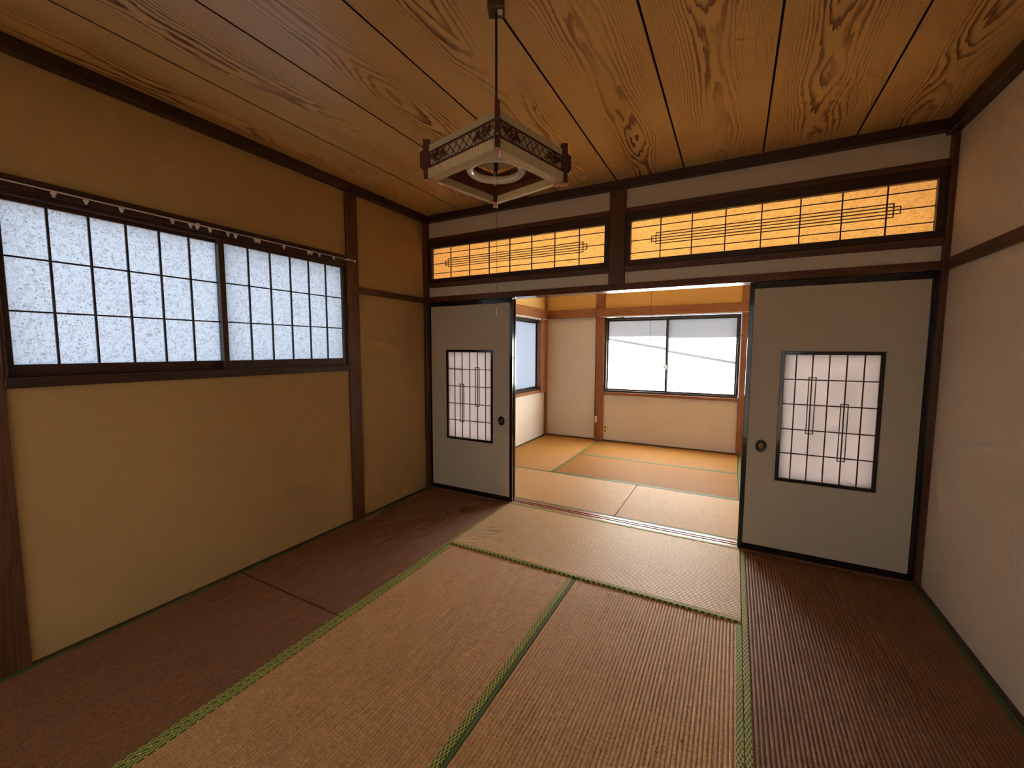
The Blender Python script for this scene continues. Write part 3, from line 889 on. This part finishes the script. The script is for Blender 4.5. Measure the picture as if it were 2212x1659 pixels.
for k in range(4):
    L = H - 0.006
    obj('upper_band', rib_strip(2.0225, 2.0460, H, k), M['lamp_cream'], lamp, local=True)
    obj('lower_band', rib_strip(1.9330, 1.9660, H + 0.004, k), M['lamp_cream'], lamp, local=True)
    # inward bottom lip, slightly dished
    bm = bmesh.new()
    q = [(-(H + 0.004), -(H + 0.005), 1.9330), ((H + 0.004), -(H + 0.005), 1.9330), (H - 0.022, -(H - 0.022), 1.9275), (-(H - 0.022), -(H - 0.022), 1.9275)]
    lo_ = [bm.verts.new((x, y, Z(z))) for x, y, z in q]
    hi_ = [bm.verts.new((x, y, Z(z + 0.003))) for x, y, z in q]
    bm.faces.new(lo_)
    bm.faces.new(hi_[::-1])
    for i in range(4):
        bm.faces.new((lo_[i], lo_[(i + 1) % 4], hi_[(i + 1) % 4], hi_[i]))
    obj('bottom_lip', rot(bm, k), M['lamp_cream'], lamp, local=True)
    obj('backing_panel', lampbox((-L, -(H - 0.002), 1.966), (L, -(H - 0.005), 2.0225), k), M['lamp_cream'], lamp, local=True)
    obj('woven_liner', lampbox((-L, -(H - 0.0055), 1.964), (L, -(H - 0.009), 2.046), k), M['lamp_weave'], lamp, local=True)
    for z0, z1, d in ((2.0200, 2.0235, 0.003), (1.9665, 1.9720, 0.0065)):
        obj('lattice_rail', lampbox((-L, -(H + d), z0), (L, -(H - 0.002), z1), k), M['lamp_wood'], lamp, local=True)
    # crossed lattice, one joined part: far too fine to pick apart
    bm = bmesh.new()
    zA, zB = 1.972, 2.020
    hgt = zB - zA
    nb = 10
    for i in range(-2, nb):
        for sgn in (1, -1):
            xa = -L + (i + 0.5) * (2 * L / nb)
            xb = xa + hgt * 0.95
            if sgn < 0:
                xa, xb = -xa, -xb
            pa, pb = [xa, zA], [xb, zB]
            # clip to the panel
            def clip(p, q):
                if abs(p[0]) > L:
                    t_ = (math.copysign(L, p[0]) - p[0]) / (q[0] - p[0])
                    return [math.copysign(L, p[0]), p[1] + (q[1] - p[1]) * t_]
                return p
            if abs(pa[0]) > L and abs(pb[0]) > L:
                continue
            pa, pb = clip(pa, pb), clip(pb, pa)
            y = -(H + 0.0012 + (0.0008 if sgn > 0 else 0.0))
            tube(bm, [(pa[0], y, Z(pa[1])), (pb[0], y, Z(pb[1]))], 0.0014, 4, False)
    o = obj('crossed_lattice', rot(bm, k), M['lamp_wood'], lamp, local=True)
    for sx in (-1, 1):
        bm = bmesh.new()
        grape(bm, sx * 0.110, 1.996, sx)
        obj('grape_ornament', rot(bm, k), M['lamp_wood'], lamp, local=True)
    # corner post: radial plate with a stepped outer edge
    bm = bmesh.new()
    prof = [(0.232, 1.931), (0.256, 1.931), (0.256, 1.962), (0.262, 1.967), (0.268, 1.970), (0.268, 2.022), (0.262, 2.026), (0.256, 2.030), (0.256, 2.066), (0.232, 2.066)]
    a_ = [bm.verts.new((r_, -0.008, Z(z))) for r_, z in prof]
    b_ = [bm.verts.new((r_, 0.008, Z(z))) for r_, z in prof]
    bm.faces.new(a_)
    bm.faces.new(b_[::-1])
    for i in range(len(prof)):
        j = (i + 1) % len(prof)
        bm.faces.new((a_[i], a_[j], b_[j], b_[i]))
    obj('corner_post', rot(bm, k, PI / 4), M['lamp_wood'], lamp, local=True)
    bm = one((0.206, -0.0085, Z(1.9225)), (0.258, 0.0085, Z(1.931)), 0.001)
    obj('pale_foot', rot(bm, k, PI / 4), M['lamp_foot'], lamp, local=True)
    bm = one((0.2610, -0.003, Z(1.9625)), (0.2682, 0.003, Z(1.9685)), 0.0006)
    obj('pale_tip', rot(bm, k, PI / 4), M['lamp_foot'], lamp, local=True)
# frame bars carrying the fixture, reflector dish, tubes, cord
obj('hanger_bar', rot(boxes([((-0.232, -0.006, Z(2.034)), (0.232, 0.006, Z(2.042))), ((-0.006, -0.232, Z(2.034)), (0.006, 0.232, Z(2.042)))]), 0, PI / 4), M['lamp_wood'], lamp, local=True)
bm = lathe(bmesh.new(), [(0.001, 2.003), (0.066, 2.001), (0.074, 2.003), (0.078, 2.009), (0.072, 2.020), (0.040, 2.032), (0.001, 2.033)], (0, 0, -1.925), 40)
obj('reflector_dish', bm, M['lamp_cream'], lamp, local=True)
bm = lathe(bmesh.new(), [(0.094 + 0.0140 * math.cos(2 * PI * j / 14), 1.972 + 0.0140 * math.sin(2 * PI * j / 14)) for j in range(14)], (0, 0, -1.925), 56, True)
tubeo = obj('ring_tube', bm, M['tube'], lamp, local=True)
# cap over the ends of the ring tube
bm = bmesh.new()
for ang in (0.55,):
    pts = [(0.094 * math.cos(ang + d), 0.094 * math.sin(ang + d), Z(1.972)) for d in (-0.26, -0.13, 0.0, 0.13, 0.26)]
    tube(bm, pts, 0.0155, 14)
obj('tube_cap', bm, M['white_plastic'], tubeo, local=True)
for ang in (2.4, 4.5, 0.1):
    bm = bmesh.new()
    c_, s_ = math.cos(ang), math.sin(ang)
    tube(bm, [(0.05 * c_, 0.05 * s_, Z(2.001)), (0.084 * c_, 0.084 * s_, Z(1.990)), (0.094 * c_, 0.094 * s_, Z(1.956)), (0.112 * c_, 0.112 * s_, Z(1.958))], 0.0022, 6)
    obj('tube_clip', bm, M['white_plastic'], lamp, local=True)
bm = lathe(bmesh.new(), [(0.001, 1.966), (0.007, 1.967), (0.008, 2.003), (0.001, 2.004)], (0, 0, -1.925), 20)
obj('socket', bm, M['black'], lamp, local=True)
bm = lathe(bmesh.new(), [(0.001, 2.033), (0.022, 2.034), (0.020, 2.056), (0.006, 2.070), (0.001, 2.071)], (0, 0, -1.925), 20)
obj('canopy_cap', bm, M['cord'], lamp, local=True)
obj('suspension_cord', tube(bmesh.new(), [(0, 0, Z(2.066)), (0.0005, 0, Z(2.3)), (0, 0, Z(2.50))], 0.0042, 8), M['cord'], lamp, local=True)
bm = one((-0.028, -0.030, Z(2.492)), (0.028, 0.026, Z(2.540)), 0.004)
ros = obj('ceiling_rosette', rot(bm, 0, math.radians(38)), M['rosette'], lamp, local=True)
bm = one((-0.016, -0.0318, Z(2.512)), (0.016, -0.0296, Z(2.530)), 0.0005)
obj('rosette_plate', rot(bm, 0, math.radians(38)), M['cord'], ros, local=True)
bm = one((0.006, -0.020, Z(2.484)), (0.024, -0.002, Z(2.4925)), 0.002)
obj('rosette_plug', rot(bm, 0, math.radians(38)), M['white_plastic'], ros, local=True)
ps = obj('pull_string', tube(bmesh.new(), [(0.004, 0, Z(1.977)), (0.003, 0, Z(1.7)), (0.004, -0.001, Z(1.488))], 0.0007, 5), M['cord'], lamp, local=True)
bm = lathe(bmesh.new(), [(0.0005, 1.4895), (0.0022, 1.489), (0.0034, 1.470), (0.0036, 1.457), (0.0005, 1.455)], (0.004, -0.001, -1.925), 12)
obj('pull_weight', bm, M['ivory_plastic'], ps, local=True)

# ------------------------------------------------------------------ small fittings in the bright room
ot = empty('wall_outlet', (0.915, Y2 + 0.012, 0.105))
tag(ot, 'yellowed two-socket wall outlet low beside the orange-brown post', 'outlet')
obj('plate', one((0.882, Y2 + 0.004, 0.105), (0.949, Y2 + 0.021, 0.222), 0.004, 2), M['ivory_plastic'], ot)
for z in (0.140, 0.190):
    obj('socket', boxes([((0.902, Y2 + 0.0025, z - 0.010), (0.928, Y2 + 0.006, z + 0.010))], 0.001), M['black'], ot)
jb = empty('cable_box', (0.782, Y2 - 0.014, 0.258))
tag(jb, 'small white rounded cable box on the orange-brown post', 'cable box')
obj('cover', one((0.764, Y2 - 0.034, 0.258), (0.800, Y2 - 0.0125, 0.356), 0.010, 3), M['white_plastic'], jb)
obj('label_plate', one((0.776, Y2 - 0.0352, 0.290), (0.788, Y2 - 0.0335, 0.330), 0.0005), M['ivory_plastic'], jb)
cb = empty('thin_cable', (0.758, Y2 - 0.016, 0.356))
tag(cb, 'thin dark cable clipped down the left edge of the orange-brown post', 'cable')
obj('cable', tube(bmesh.new(), [(0.764, Y2 - 0.0385, 1.99), (0.762, Y2 - 0.0385, 1.80), (0.758, Y2 - 0.016, 1.79), (0.757, Y2 - 0.0155, 1.0), (0.764, Y2 - 0.0155, 0.36)], 0.0022, 6), M['cord'], cb)
for z in (1.757, 1.176, 0.504):
    obj('clip', one((0.751, Y2 - 0.0205, z - 0.005), (0.766, Y2 - 0.012, z + 0.005), 0.001), M['white_plastic'], cb)
pc = empty('pull_cord', (1.756, 1.5, 1.43))
tag(pc, 'thin hanging pull cord silhouetted against the big frosted window', 'pull cord')
obj('string', tube(bmesh.new(), [(1.752, 1.5, 2.50), (1.755, 1.5, 1.9), (1.757, 1.5, 1.47)], 0.0016, 6), M['cord'], pc)
obj('weight', lathe(bmesh.new(), [(0.0005, 1.473), (0.003, 1.472), (0.006, 1.447), (0.0062, 1.434), (0.0005, 1.430)], (1.757, 1.5, 0), 12), M['cord'], pc)
obj('ceiling_hook', lathe(bmesh.new(), [(0.0005, 2.490), (0.02, 2.492), (0.03, 2.540), (0.0005, 2.5405)], (1.752, 1.5, 0), 16), M['rosette'], pc)

# ------------------------------------------------------------------ outside: eave, cable and ground that shade and light the panes
def prism(pts, x0, x1):
    bm = bmesh.new()
    a = [bm.verts.new((x0, y, z)) for y, z in pts]
    b = [bm.verts.new((x1, y, z)) for y, z in pts]
    bm.faces.new(a)
    bm.faces.new(b[::-1])
    for i in range(len(pts)):
        j = (i + 1) % len(pts)
        bm.faces.new((a[i], a[j], b[j], b[i]))
    return bm
k_ = SUN_DIR.z / SUN_DIR.y
ye = 3.72
ze = 1.515 + (ye - 2.93) * k_
tag(obj('roof_eave', prism([(2.99, 2.62), (2.99, 2.54), (ye, ze), (ye, ze + 0.10)], -0.8, 4.4), M['roof']),
    'roof eave outside, its shadow crossing the top of the big frosted window', 'eave', None, 'structure')
yw = 3.35
off = SUN_DIR * ((yw - 2.93) / SUN_DIR.y)
wz = lambda x: 1.491 - 0.178 * (x - 0.927)
tag(obj('utility_cable', tube(bmesh.new(), [Vector((x, 2.93, wz(x))) + off for x in (-3.0, 0.0, 3.0, 6.0)], 0.015, 8), M['cord']),
    'outdoor cable whose slanting shadow crosses the big frosted window', 'cable')
struct('ground', boxes([((-40, -40, -3.2), (40, 40, -3.0))]), M['ground'], 'dark ground outside, below the upper-floor rooms', 'ground')
